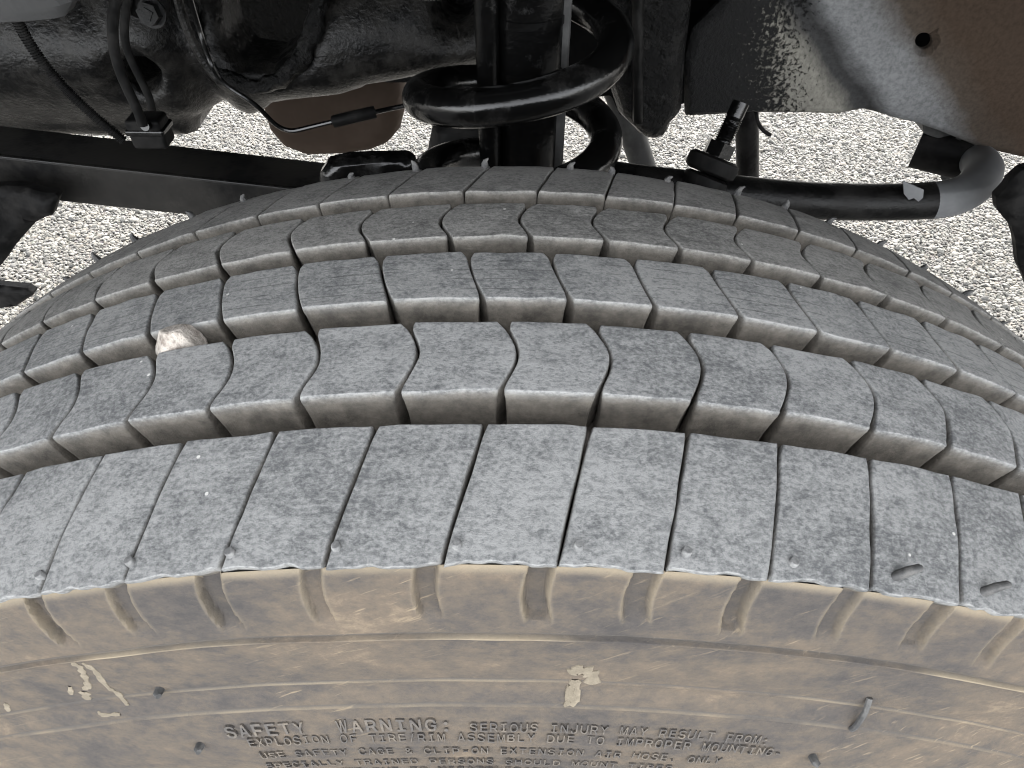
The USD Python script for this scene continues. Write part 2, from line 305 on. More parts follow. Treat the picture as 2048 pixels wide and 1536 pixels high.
# ------------------------------------------------------------------ setting: road and its stone chips
g = 60.0
road = obj('road', trimesh.Trimesh([[-g, -g, 0], [g, -g, 0], [g, g, 0], [-g, g, 0]], [[0, 1, 2], [0, 2, 3]], process=False), 'road', smooth=False)
tag(road, kind='structure')
inst = UsdGeom.PointInstancer.Define(stage, '/World/gravel')
tag(inst.GetPrim(), 'pale grey stone chips bedded in the sunlit road surface under the truck', 'gravel', kind='stuff')
protos = []
for k in range(14):
    s = trimesh.creation.icosphere(subdivisions=1)
    v = s.vertices * (1 + .45 * (meshkit.noise(s.vertices * 1.3 + 17 * k, k)[:, None] - .5)) * np.array([1, .8 + .03 * (k % 5), .42 + .03 * (k % 4)])
    pm = usdkit.mesh(stage, f'/World/gravel/chip_{k:03d}' if k else '/World/gravel/chip', trimesh.Trimesh(v, s.faces, process=False), M[f'chip_{k % 7}'], smooth=False)
    protos.append(pm.GetPath())
inst.CreatePrototypesRel().SetTargets(protos)
P, S = [], []
step = .0056
X, Yg = np.meshgrid(np.arange(-1.75, 1.75, step), np.arange(.62, 2.35, step))
X = X.ravel() + rng.uniform(-.5, .5, X.size) * step; Yg = Yg.ravel() + rng.uniform(-.5, .5, X.size) * step
# only the stretch of road that shows beneath the truck
dv = np.stack([X, Yg, np.zeros_like(X)], -1) - CAM
zz = dv @ fwd; uu = 1024 + FPX * (dv @ rgt) / zz; vv = 768 - FPX * (dv @ upv) / zz
keep = (zz > 0) & (uu > -260) & (uu < 2300) & (vv > 150) & (vv < 760)
X, Yg = X[keep], Yg[keep]; n = len(X)
sz = np.clip(rng.lognormal(math.log(.0034), .32, n), .002, .0095)
inst.CreatePositionsAttr(Vt.Vec3fArray.FromNumpy(np.stack([X, Yg, sz * rng.uniform(.0, .35, n)], -1).astype(np.float32)))
inst.CreateScalesAttr(Vt.Vec3fArray.FromNumpy(np.repeat(sz[:, None], 3, 1).astype(np.float32)))
inst.CreateProtoIndicesAttr(Vt.IntArray.FromNumpy(rng.integers(0, 14, n).astype(np.int32)))
ax = rng.uniform(-1, 1, (n, 3)) * np.array([.35, .35, 1]); an = rng.uniform(0, 2 * np.pi, n)
ax /= np.linalg.norm(ax, axis=1, keepdims=True)
inst.CreateOrientationsAttr(Vt.QuathArray([Gf.Quath(float(math.cos(a / 2)), Gf.Vec3h(*map(float, math.sin(a / 2) * u))) for a, u in zip(an, ax)]))

# ------------------------------------------------------------------ the tyre
ysR = [0.0, .0353, .0478, .0716, .084, .1051, .1167, .1381, .1514, .1819]
rsR = [.3907, .3989, .399, .4016, .4005, .4019, .4008, .3998, .3953, .389]
from scipy.interpolate import PchipInterpolator
crown = np.poly1d(np.polyfit(ysR, rsR, 4))
def Rt(y): return crown(np.clip(y, 0, .1819))
def theta_px(px, py, y, r):                    # angle round the wheel of the slit end seen at that pixel
    q = at(px, py, y); return math.atan2(q[0], q[2] - C)
SL = {
 1: ([(75,1185),(245,1160),(432,1143),(642,1130),(880,1128),(1115,1130),(1330,1140),(1537,1160),(1737,1188),(1922,1210)],
     [(205,918),(362,890),(550,870),(752,855),(972,850),(1183,853),(1382,868),(1570,885),(1748,915),(1918,950)]),
 2: ([(100,870),(255,838),(415,808),(590,785),(795,778),(1002,780),(1195,787),(1383,800),(1560,822),(1740,858),(1890,895)],
     [(160,750),(305,715),(455,688),(622,662),(815,648),(1010,645),(1190,650),(1372,668),(1540,690),(1703,718),(1847,755)]),
 3: ([(45,740),(170,705),(303,672),(445,640),(600,615),(785,602),(965,600),(1140,603),(1308,612),(1478,640),(1635,668),(1775,700),(1910,745)],
     [(80,665),(185,625),(310,580),(445,550),(592,525),(755,512),(935,507),(1100,508),(1265,520),(1417,540),(1570,565),(1715,600),(1845,640)]),
 4: ([(90,645),(195,600),(310,565),(445,530),(588,495),(737,475),(900,470),(1062,470),(1212,475),(1362,490),(1503,515),(1643,545),(1775,590),(1895,635),(2005,690)],
     [(135,570),(235,525),(350,492),(470,457),(610,435),(745,412),(910,405),(1062,403),(1207,412),(1347,430),(1487,455),(1617,487),(1735,525),(1845,565),(1950,612)]),
 5: ([(637,410),(775,396),(927,386),(1075,386),(1210,400),(1347,412),(1473,435),(1595,465),(1710,497)],
     [(725,350),(850,336),(985,333),(1110,336),(1230,345),(1350,360),(1465,378),(1575,412),(1675,455)])}
PITCHA = 2 * np.pi / 93
tyre = thing('truck_tyre', 'large dusty five-rib truck tyre with tan sidewall filling the picture', 'tyre', (0, .09, 0))
DEPTH = .0165
def wob(p, s, a, seed=0): return (meshkit.noise(np.asarray(p) * s, seed) - .5) * 2 * a

def block(tL, tR, y0, y1, bow, gap, endcut, flare, shoulder=0, ns=18, nu=14, seed=0, fine=True):
    """One tread block between two slits: tL and tR are (front, rear) angles; shoulder 1 outer, 2 inner."""
    def edge(t, u):                            # u: 0 front, 1 rear
        return t[0] + (t[1] - t[0]) * u + bow * np.sin(np.pi * np.clip((u - .02) / .98, 0, 1)) ** 1.3 / .4
    s = np.r_[0, .03, np.linspace(.09, .91, ns - 4), .97, 1]; u = np.r_[0, .04, np.linspace(.11, .89, nu - 4), .96, 1]
    Sg, Ug = np.meshgrid(s, u, indexing='ij')
    loop = [(i, 0) for i in range(ns)] + [(ns - 1, j) for j in range(1, nu)] + [(i, nu - 1) for i in range(ns - 2, -1, -1)] + [(0, j) for j in range(nu - 2, 0, -1)]
    li = np.array(loop)
    def pts(S_, U_, ins, h, dep):              # ins: how far inside the outline, h: below the surface, dep 0..1 depth
        fi, ri = ins, ins
        if shoulder == 1: fi = ins + dep * .006
        if shoulder == 2: ri = ins + dep * .006
        ya, yb = y0 + fi - dep * (.0009 if shoulder != 1 else 0), y1 - ri + dep * (.0009 if shoulder != 2 else 0)
        y = ya + (yb - ya) * U_
        uu_ = np.clip((y - y0) / (y1 - y0), 0, 1)
        d_end = np.minimum(uu_, 1 - uu_) * (y1 - y0)
        gg = gap * (1 - .92 * np.minimum(1, dep * 2.2)) + endcut * np.exp(-(d_end / .0018) ** 1.5) * np.where(uu_ > .5, 1.0, .25) + flare * np.minimum(1, dep * 3) * np.clip(1 - uu_ * (y1 - y0) / .0032, 0, 1) + ins
        a, b = edge(tL, uu_) + gg / .4, edge(tR, uu_) - gg / .4
        t = a + (b - a) * S_
        q = np.stack([t * .4, y, np.full_like(t, seed * .37)], -1)
        hh = h + wob(q, 160, .00025, 3) + wob(q, 45, .0003, 5)
        y = y + wob(q, 120, .0004, 9) * (1 - dep) + ((wob(q, 90, .0008, 21) + wob(q, 300, .0006, 22)) * np.clip(1 - U_ / .12, 0, 1) * (1 - dep) if shoulder == 1 else 0); t = t + wob(q, 130, .0004, 11) / .4 * (1 - dep)
        r = Rt(y) - hh
        return np.stack([r * np.sin(t), y, C + r * np.cos(t)], -1)
    top = pts(Sg, Ug, .0005, 0, 0).reshape(-1, 3)
    V = [top]; W = [np.zeros((len(top), 3))]
    F = []
    i, j = np.meshgrid(np.arange(ns - 1), np.arange(nu - 1), indexing='ij')
    a, b, c, d = i * nu + j, (i + 1) * nu + j, (i + 1) * nu + j + 1, i * nu + j + 1
    F += [np.stack([a, b, c], -1).reshape(-1, 3), np.stack([a, c, d], -1).reshape(-1, 3)]
    prev = li[:, 0] * nu + li[:, 1]; base = len(top); nl = len(li)
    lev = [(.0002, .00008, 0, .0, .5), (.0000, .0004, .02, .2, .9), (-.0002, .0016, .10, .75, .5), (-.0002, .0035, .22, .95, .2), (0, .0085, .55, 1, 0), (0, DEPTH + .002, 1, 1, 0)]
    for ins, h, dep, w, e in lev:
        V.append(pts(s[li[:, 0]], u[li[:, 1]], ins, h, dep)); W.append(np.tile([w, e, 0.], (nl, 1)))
        if shoulder == 1 and h < .0017: W[-1][u[li[:, 1]] < .02] = (w * .2, 1.8, 0)
        cur = base + np.arange(nl)
        p2, c2 = np.roll(prev, -1), np.roll(cur, -1)
        F += [np.stack([prev, cur, c2], -1), np.stack([prev, c2, p2], -1)]
        prev = cur; base += nl
    return np.vstack(V), np.vstack(F), np.vstack(W)

def rib(no, y0, y1, bow, gap, endcut, flare, shoulder, name, material):
    W_ = .0011                                # the worn lips lie outside the visible top edges
    f = [theta_px(*p, y0, 0) for p in SL[no][0]]; r = [theta_px(*p, y1, 0) for p in SL[no][1]]
    f, r = list(f), list(r)
    lean = np.mean(np.array(r) - np.array(f))
    # settle the measured leans towards their mean and continue at the mean pitch on both sides
    f = np.array(f); r = np.array(r); mid = (f + r) / 2; ln = .5 * (r - f) + .5 * lean
    mids = list(mid)
    lns = list(ln)
    while mids[-1] < 1.02: mids.append(mids[-1] + PITCHA * (1 + .06 * math.sin(len(mids) * 1.7))); lns.append(lean)
    while mids[0] > -1.02: mids.insert(0, mids[0] - PITCHA * (1 + .06 * math.sin(len(mids) * 1.3))); lns.insert(0, lean)
    E = [(a - l / 2, a + l / 2) for a, l in zip(mids, lns)]
    for k in range(len(E) - 1):
        v, fc, w = block(E[k], E[k + 1], y0 - (W_ if shoulder != 1 else 0), y1 + (W_ if shoulder != 2 else 0), bow, gap, endcut, flare, shoulder, seed=no * 100 + k)
        obj(name, (v, fc), material, tyre, vcol=w)
    rest = 2 * np.pi - (mids[-1] - mids[0]); cnt = int(round(rest / PITCHA)); out = []
    for k in range(cnt):
        a, b = mids[-1] + rest * k / cnt, mids[-1] + rest * (k + 1) / cnt
        out.append(block((a - lean / 2, a + lean / 2), (b - lean / 2, b + lean / 2), y0, y1, bow, gap, endcut, flare, shoulder, ns=8, nu=8, seed=k))
    return E, out
rest = []
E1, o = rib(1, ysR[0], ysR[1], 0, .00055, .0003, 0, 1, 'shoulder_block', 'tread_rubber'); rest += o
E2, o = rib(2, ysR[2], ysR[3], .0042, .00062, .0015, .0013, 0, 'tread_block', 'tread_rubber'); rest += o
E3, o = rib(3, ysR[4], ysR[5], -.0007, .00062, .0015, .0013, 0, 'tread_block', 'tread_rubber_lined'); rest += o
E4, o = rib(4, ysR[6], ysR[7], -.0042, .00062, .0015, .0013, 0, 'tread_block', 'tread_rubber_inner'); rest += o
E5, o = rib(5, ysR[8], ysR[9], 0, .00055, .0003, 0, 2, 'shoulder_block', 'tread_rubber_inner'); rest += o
V, F, W, k = [], [], [], 0
for v, f, w in rest: V.append(v); F.append(f + k); W.append(w); k += len(v)
tag(obj('tread', (np.vstack(V), np.vstack(F)), 'tread_rubber', tyre, vcol=np.vstack(W)), kind='stuff')

# carcass: profile (r, y), dense on the outer shoulder and sidewall; notches and mould lines are raised and sunk in it
prof_r = [.232, .245, .262, .285, .305, .322, .335, .342, .346, .356, .367, .3725, .380, .3862, .3893]
prof_y = [.030, .012, -.008, -.020, -.0232, -.0212, -.0168, -.0141, -.0088 - .0028, -.0095, -.0072, -.0056, -.0032, -.0010, .0006]
SW = PchipInterpolator(prof_r, prof_y)
def side_y(r): return SW(np.clip(r, .232, .3893))
rr = np.unique(np.r_[np.linspace(.232, .315, 30), np.arange(.315, .3893, .00055), np.arange(.3655, .3690, .0002), np.arange(.3468, .3495, .0002), np.arange(.339, .342, .0002), .3893])
th = np.r_[np.linspace(-math.pi, -.86, 90)[:-1], np.arange(-.86, .86, .0015), np.linspace(.86, math.pi, 90)[:-1]]
TH, RR = np.meshgrid(th, rr, indexing='ij')
yo = side_y(RR)
gr = np.zeros_like(RR); pale = np.zeros_like(RR)
arc = TH * .36
jit = (meshkit.noise(np.stack([TH * 3, 0 * TH, 0 * TH], -1), 4) - .5) * .0006
for rl, amp, w in ((.3672, .0008, .0005), (.3482, .00016, .0004), (.3405, .0002, .0004)):
    d = RR - rl - jit
    yo -= amp * np.exp(-(d / w) ** 2); pale = np.maximum(pale, (.6 if amp > .0005 else .32) * np.exp(-((d - .0001) / w) ** 2) * np.clip(2.2 * meshkit.fbm(np.stack([arc * 40, RR * 60, 0 * RR], -1), 3, 6) - .7, 0, 1))
    yo += .7 * amp * np.exp(-((d - 1.9 * w) / w) ** 2); gr = np.maximum(gr, .9 * np.exp(-((d - 1.9 * w) / (.7 * w)) ** 2))
edges1 = np.array([e[0] for e in E1])
allslits = np.r_[edges1, np.linspace(edges1[-1], edges1[0] + 2 * np.pi, 94 - len(edges1))[1:-1]]
mask = np.zeros_like(RR); pale_rim = np.zeros_like(RR)
q_ = np.clip((.3893 - RR) / .0165, 0, 1)
for k, t0 in enumerate(allslits):
    dt = (TH - t0 + np.pi) % (2 * np.pi) - np.pi
    sel = np.abs(dt) < .06
    ccen = -.0034 - .0016 * np.sin(np.pi * q_[sel] * .9) + .0006 * q_[sel]
    x = dt[sel] * RR[sel] - ccen
    hw = .0027 + .0004 * ((k * 37) % 7 - 3) / 3
    sm = lambda v: np.clip(v, 0, 1) ** 2 * (3 - 2 * np.clip(v, 0, 1))
    edge_ = sm((hw - np.abs(x)) / .0008 + .5)
    end = sm((RR[sel] - (.3722 - .002 * ((k * 53) % 5) / 4)) / .0045) * (.62 + .38 * ((k * 31) % 7) / 6)
    mk = edge_ * end
    mask[sel] = np.maximum(mask[sel], mk)
    rimline = np.exp(-((hw + .0004 - np.abs(x)) / .00055) ** 2) * end
    pale[sel] = np.maximum(pale[sel], (.3 + .2 * ((k * 17) % 5) / 4) * rimline); pale_rim[sel] = np.maximum(pale_rim[sel], rimline)
yo += mask * .0031 - pale_rim * .0002
gr = np.maximum(gr, mask * .22)
fr = meshkit.fbm(np.stack([arc * 30, RR * 30, 0 * RR], -1), 3, 8) - .5
yo += .0008 * fr
lip = np.clip((RR - .3868) / .002, 0, 1); pale = np.maximum(pale, .5 * lip)
pts = np.stack([RR * np.sin(TH), yo, C + RR * np.cos(TH)], -1)
# the rest of the profile: tread base, inner shoulder and inner sidewall
tail_y = np.r_[.004, np.linspace(.006, .176, 18), .178, .1813, .186, .1925, .198, .203, .2052, .203, .190, .170, .152]
tail_r = np.r_[.3885 - .0, Rt(np.linspace(.006, .176, 18)) - DEPTH, .3872, .3876, .372, .356, .342, .322, .305, .285, .262, .245, .232]
tail_r[0] = .379
tail = np.stack([np.outer(np.sin(th), tail_r), np.tile(tail_y, (len(th), 1)), C + np.outer(np.cos(th), tail_r)], -1)
tw = np.zeros((len(th), len(tail_y), 3)); tw[:, :20, 0] = .35
G = np.concatenate([pts, tail], 1); nT, nP = G.shape[:2]
Wc = np.concatenate([np.stack([gr, pale, 0 * gr], -1), tw], 1)
i, j = np.meshgrid(np.arange(nT), np.arange(nP), indexing='ij'); i2, j2 = (i + 1) % nT, (j + 1) % nP
F = np.concatenate([np.stack([i * nP + j, i * nP + j2, i2 * nP + j2], -1).reshape(-1, 3), np.stack([i * nP + j, i2 * nP + j2, i2 * nP + j], -1).reshape(-1, 3)])
mm = trimesh.Trimesh(G.reshape(-1, 3), F, process=False)
if mm.volume < 0: F = F[:, ::-1]
obj('sidewall', (G.reshape(-1, 3), F), 'sidewall_rubber', tyre, vcol=Wc.reshape(-1, 3))

def on_side(theta, r, lift=0.0):
    theta, r = np.asarray(theta), np.asarray(r)
    dy = (side_y(r + .0005) - side_y(r - .0005)) / .001
    nl = np.sqrt(1 + dy ** 2); nr, ny = dy / nl, -1 / nl
    R2 = r + lift * nr
    return np.stack([R2 * np.sin(theta), side_y(r) + lift * ny, C + R2 * np.cos(theta)], -1)
def side_hit(px, py):                          # (theta, r) of the sidewall at a pixel
    best = None
    for r in np.linspace(.29, .3885, 400):
        q = at(px, py, float(side_y(r))); e = abs(math.hypot(q[0], q[2] - C) - r)
        if best is None or e < best[0]: best = (e, math.atan2(q[0], q[2] - C), r)
    return best[1:]

LINES = [('SAFETY  WARNING:', 455, 1471, 908, 1459, .0043, 1), ('SERIOUS INJURY MAY RESULT FROM:', 938, 1459, 1535, 1487, .0030, 0),
         ('EXPLOSION OF TIRE/RIM ASSEMBLY DUE TO IMPROPER MOUNTING-', 500, 1490, 1560, 1510, .0030, 0),
         ('USE SAFETY CAGE & CLIP-ON EXTENSION AIR HOSE. ONLY', 525, 1513, 1440, 1524, .0030, 0),
         ('SPECIALLY TRAINED PERSONS SHOULD MOUNT TIRES.', 537, 1533, 1360, 1539, .0030, 0),
         ('TIRE FAILURE DUE TO MISAPPLICATION/IMPROPER INFLATION', 530, 1554, 1480, 1559, .0030, 0)]
for text, x0, y0_, x1, y1_, hgt, bold in LINES:
    t0, r0 = side_hit(x0, y0_); t1, r1 = side_hit(x1, y1_)
    gl = []
    pitch = .94 * hgt
    for k, ch in enumerate(text):
        if ch == ' ': continue
        t_ = meshkit.text_mesh(ch, hgt, .0009, bold=bool(bold))
        v_ = t_.vertices.copy(); x_ = v_[:, 0] - (v_[:, 0].min() + v_[:, 0].max()) / 2
        w_ = max(x_.max() - x_.min(), 1e-6); v_[:, 0] = x_ * min(1.0, .74 * pitch / w_) + (k + .5) * pitch
        gl.append(trimesh.Trimesh(v_, t_.faces, process=False))
    tm = cat(*gl); v = tm.vertices.copy()
    fx = v[:, 0] / (len(text) * pitch); rl = (r0 + r1) / 2
    v[:, 1] += wob(np.stack([v[:, 0] * 1, v[:, 1] * 1, 0 * fx], -1), 700, .00018, 31); lift = v[:, 2] - .00028 + wob(np.stack([v[:, 0], v[:, 1], 0 * fx], -1), 150, .00025, 33)
    P3 = on_side(t0 + (t1 - t0) * fx, rl + v[:, 1], lift)
    obj('lettering', (P3, tm.faces), 'lettering_rubber', tyre, smooth=False)

# little rubber vent nubs on the outer shoulder, vent hairs along the inner edge, hairs on the sidewall
NUB = [(105,1165),(278,1137),(475,1122),(680,1107),(915,1102),(1155,1102),(1370,1110),(1578,1135),(1783,1157),(1958,1188)]
for k, (px, py) in enumerate(NUB):
    y = .0042; q = at(px, py, y); t = math.atan2(q[0], q[2] - C); r = Rt(y)
    nrm = np.array([math.sin(t), 0, math.cos(t)]); p = np.array([r * nrm[0], y, C + r * nrm[2]])
    side = np.array([math.cos(t), 0, -math.sin(t)])
    L = [.0010, .0016, .0012, .0012, .0014, .0016, .0016, .0010, .0040, .0040][k]
    lean = np.array([0, .0, 0]) if L < .003 else side * .005 + np.array([0, .001, 0])
    obj('vent_nub', tube(np.array([p - nrm * .001, p + nrm * L * .6 + lean * .4, p + nrm * L + lean * .9, p + nrm * L * 1.02 + lean]), [.00125, .0012, .0010, .0006], 12), 'pale_nub_rubber' if L < .003 else 'vent_rubber', tyre)
HAIR = [(128,548),(200,517),(285,488),(380,422),(485,390),(703,350),(832,336),(970,332),(1140,335),(1222,345),(1335,355),(1475,380),(1570,408),(1655,442),(1760,483),(1850,528),(1930,583),(2005,640)]
for k, (px, py) in enumerate(HAIR):
    y = .1795; q = at(px, py + 6, y); t = math.atan2(q[0], q[2] - C); r = Rt(y)
    nrm = np.array([math.sin(t), 0, math.cos(t)]); sd = np.array([math.cos(t), 0, -math.sin(t)]) * (1 if k % 3 else -.6)
    p = np.array([r * nrm[0], y, C + r * nrm[2]]); h = .0034 + .0012 * ((k * 29) % 5 - 2) / 2
    obj('vent_hair', tube(np.array([p - nrm * .001, p + nrm * h * .4, p + nrm * h * .75 + sd * .0004, p + nrm * h + sd * .0016]), [.0016, .0014, .0009, .0003], 9), 'vent_rubber', tyre)
for px, py, L, dx in ((1722,1412,.010,.002), (1625,1512,.003,.001), (320,1378,.0022,0), (400,1490,.0022,0)):
    t, r = side_hit(px, py)
    if L > .005:
        P_ = [on_side(t - .001 + .003 * s, r + .0045 - .012 * s, .0002 + .002 * math.sin(math.pi * s)) for s in np.linspace(0, 1, 8)]
        obj('vent_hair', tube(P_, .00085, 8), 'vent_rubber', tyre)
    else:
        obj('vent_nub', tube([on_side(t, r, -.0005), on_side(t, r, L * .7), on_side(t + .002, r, L)], [.0014, .0012, .0008], 10), 'vent_rubber', tyre)
# dried mud runs and splashes
def mud(pts_px, w):
    P_ = []
    for s in range(len(pts_px) - 1):
        (xa, ya), (xb, yb) = pts_px[s], pts_px[s + 1]
        for u in np.linspace(0, 1, 5)[:-1 if s < len(pts_px) - 2 else None]:
            P_.append((xa + (xb - xa) * u, ya + (yb - ya) * u))
    H = [side_hit(*p) for p in P_]
    ws = w * (.55 + .9 * rng.random(len(H))); ws[0] *= .5; ws[-1] *= .7
    rows = []
    for k, (t, r) in enumerate(H):
        a = np.array(H[min(k + 1, len(H) - 1)]) - np.array(H[max(k - 1, 0)]); a = a * np.array([r, 1]); a /= np.linalg.norm(a) + 1e-9
        nrm = np.array([-a[1] / r, a[0]])
        for o, l in ((-1, -.0004), (-.8, .00018), (0, .00035), (.8, .00018), (1, -.0004)):
            rows.append(on_side(t + nrm[0] * ws[k] * o, r + nrm[1] * ws[k] * o, l))
    n_ = len(H); F_ = [[i * 5 + j, i * 5 + j + 1, (i + 1) * 5 + j + 1] for i in range(n_ - 1) for j in range(4)] + [[i * 5 + j, (i + 1) * 5 + j + 1, (i + 1) * 5 + j] for i in range(n_ - 1) for j in range(4)]
    return trimesh.Trimesh(np.array(rows), F_, process=False)
for pts_, w in (([(143,1325),(160,1332),(170,1352),(176,1372),(168,1378)], .0011), ([(165,1325),(190,1340),(205,1362),(218,1376),(235,1385),(250,1402),(255,1410)], .0010), ([(140,1372),(143,1388)], .0010), ([(168,1382),(175,1398)], .0016), ([(195,1422),(205,1430),(240,1428)], .0006), ([(12,1405),(18,1422)], .0010)):
    obj('dried_mud', mud(pts_, w), 'dried_mud', tyre)
for pts_, w in (([(1140,1346),(1155,1340),(1175,1342),(1186,1352),(1184,1368)], .0022), ([(1150,1358),(1150,1372),(1140,1384)], .0018), ([(1130,1388),(1145,1390),(1160,1392)], .0030), ([(1140,1402),(1128,1412)], .0008)):
    obj('dried_mud', mud(pts_, w), 'dried_mud', tyre)
# steel wheel inside the tyre
rp = np.array([[.0, .075], [.07, .075], [.075, .070], [.16, .062], [.205, .040], [.222, .012], [.236, .010], [.240, .016], [.228, .026], [.224, .060], [.214, .075], [.214, .125], [.226, .155], [.238, .168], [.234, .174], [.206, .168], [.196, .13], [.196, .09], [.0, .09]])
wh = trimesh.creation.revolve(rp, sections=64); vv_ = wh.vertices.copy()
obj('wheel_rim', (np.stack([vv_[:, 0], vv_[:, 2], C + vv_[:, 1]], -1), wh.faces), 'grey_steel', tyre)

# stone wedged in the groove
st = trimesh.creation.icosphere(subdivisions=4)
v = st.vertices.copy()
v *= (1 + .30 * (meshkit.fbm(v * 1.6 + 5, 3, 2)[:, None] - .5) + .10 * (meshkit.fbm(v * 5 + 3, 3, 9)[:, None] - .5))
for nn, dd in (((.5, -.6, .6), .80), ((-.7, -.3, .5), .82), ((.1, -.9, .1), .85), ((.75, .1, .6), .78), ((-.2, .3, .9), .86), ((.0, -.7, .75), .84)):
    nn = np.array(nn) / np.linalg.norm(nn); e = v @ nn - dd; v -= np.where(e > 0, e, 0)[:, None] * nn * .92
sc = at(364, 690, .0785)
ts = math.atan2(sc[0], sc[2] - C)
rad = .3985
spos = np.array([rad * math.sin(ts), .0782, C + rad * math.cos(ts) - .0015])
stone = obj('stone', (v * np.array([.0080, .0066, .0082]) + spos, st.faces), 'stone', smooth=25)
tag(stone, 'rough pale pinkish stone wedged in the tread groove at the left', 'stone')

# ------------------------------------------------------------------ suspension and frame behind the tyre
# left: black axle casting with an open pocket, rough lip and cable hole
BY = .56
pocket = [(378, -140), (398, 10), (430, 105), (468, 150), (530, 160), (578, 130), (612, 60), (645, -20), (650, -140)]
hole = [(258 + 36 * math.cos(a), 172 + 34 * math.sin(a)) for a in np.linspace(0, 2 * np.pi, 20)[:-1]]
hole2 = [(905 + 42 * math.cos(a), 62 + 46 * math.sin(a)) for a in np.linspace(0, 2 * np.pi, 20)[:-1]]
pz = at(400, 150, BY)
def cast_fn(x, z):
    q = np.stack([x * 9, z * 9, 0 * x], -1)
    b0, b1 = at(300, 300, BY)[2], at(300, 60, BY)[2]
    t = np.clip((z - b0) / (b1 - b0), 0, 2)
    return .05 * (1 - np.clip(t, 0, 1)) ** 2 + .09 * np.clip(t - .55, 0, 2) ** 2 + .02 * (meshkit.fbm(q, 3, 3) - .5) + .03 * np.exp(-((x - at(345, 100, BY)[0]) / .02) ** 2) + .05 * np.clip((x - at(640, 100, BY)[0]) / .15, 0, 1)
cast = thing('axle_casting', 'broad satin black axle casting with a deep pocket, upper left', 'axle housing', at(300, 200, BY))
obj('housing', relief([(-160, -140), (1000, -140), (1000, 195), (805, 208), (720, 216), (600, 236), (523, 250), (505, 268), (482, 286), (400, 284), (352, 300), (345, 340), (-160, 330)], BY, .08, .025, [pocket, hole, hole2], cast_fn), 'satin_casting', cast)
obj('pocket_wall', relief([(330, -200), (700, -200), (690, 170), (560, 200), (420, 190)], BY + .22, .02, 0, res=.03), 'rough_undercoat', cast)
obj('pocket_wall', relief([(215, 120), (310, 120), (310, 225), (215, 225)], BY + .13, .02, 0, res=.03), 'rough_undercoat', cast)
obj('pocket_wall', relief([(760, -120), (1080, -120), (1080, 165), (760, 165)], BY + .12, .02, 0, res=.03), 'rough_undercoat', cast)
lipc = spline([at(x, y, BY + .012 + .01 * math.sin(i)) for i, (x, y) in enumerate([(362, -60), (378, 20), (408, 100), (448, 152), (500, 172), (555, 162), (600, 118), (632, 40), (652, -60)])], 60)
lt = tube(lipc, .0075, 14); lt.vertices += lt.vertex_normals * (wob(lt.vertices, 130, .003, 2) + wob(lt.vertices, 300, .0015, 5))[:, None]
obj('pocket_lip', lt, 'rough_undercoat', cast)
ridge = spline([at(x, y, BY - .004) for x, y in [(345, -60), (368, 40), (400, 110), (432, 155)]], 40)
obj('weld_ridge', tube(ridge, .004, 10), 'satin_casting', cast)
# bolted tab
tab = thing('bolted_tab', 'black steel tab with a single hex bolt at the top left', 'bracket', at(300, 30, .50))
obj('plate', relief([(235, -60), (330, -60), (336, 22), (326, 56), (310, 52), (250, 28)], .505, .006, .002, curve=1), 'black_paint', tab)
bc = at(305, 26, .503); pm_ = pxsize(305, 26, .5)
def along(mesh_, d, p):
    T_ = trimesh.geometry.align_vectors([0, 0, 1], d); mesh_.apply_transform(T_); mesh_.apply_translation(p); return mesh_
toc = (CAM - bc) / np.linalg.norm(CAM - bc); bd = np.array([0, -1, .25]); bd /= np.linalg.norm(bd)
obj('washer', along(trimesh.creation.cylinder(28 * pm_, .003, sections=32), bd, bc), 'black_paint', tab)
hx = trimesh.creation.cylinder(22 * pm_, .009, sections=6)
obj('hex_bolt', along(cat(hx, trimesh.creation.cylinder(13 * pm_, .011, sections=4)), bd, bc + bd * .005), 'black_paint', tab, smooth=False)
gb = relief([(-120, -140), (150, -140), (136, 10), (122, 40), (60, 50), (-120, 54)], .42, .02, .006, curve=4)
tag(obj('corner_bracket', gb, 'grey_bracket'), 'smooth dark grey bracket cut off by the top left corner', 'bracket')
# corrugated conduit
cp_ = spline([at(x, y, .47) for x, y in [(22, 10), (58, 85), (125, 172), (195, 238), (248, 282)]], 420)
s_ = np.arange(420); rr_ = 9.5 * pxsize(130, 180, .47) * (1 + .13 * np.sign(np.sin(s_ * 2 * np.pi / 7)))
tag(obj('wiring_conduit', tube(cp_, rr_, 14), 'black_rubber', smooth=20), 'ribbed black wiring conduit slanting down the axle casting', 'conduit')
h1 = ptube([(240, -30), (226, 40), (228, 95), (243, 150), (268, 205), (285, 250)], .455, 11, 60)
tag(obj('brake_hose', h1, 'black_rubber'), 'black rubber brake hose bowed in front of the round hole', 'hose')
h2 = ptube([(258, -30), (250, 40), (252, 90), (272, 140), (296, 190), (300, 250)], .50, 8.5, 60)
tag(obj('brake_hose', h2, 'black_rubber'), 'thinner black hose running just right of the bowed brake hose', 'hose')
cl = thing('hose_clamp', 'small black clamp block gathering conduit and hoses above the beam', 'clamp', at(290, 275, .46))
c0 = at(290, 272, .46); u_ = pxsize(290, 272, .46)
obj('block', rbox(c0 - np.array([34, 0, 30]) * u_, c0 + np.array([36, 50, 30]) * u_, .003), 'black_rubber', cl)
obj('strap', rbox(c0 + np.array([-38, -3, -2]) * u_, c0 + np.array([40, 54, 12]) * u_, .002), 'gloss_black', cl)
obj('screw', along(trimesh.creation.cylinder(9 * u_, .008, sections=16), [0, -1, .3], c0 + np.array([14, -3, 24]) * u_), 'gloss_black', cl)
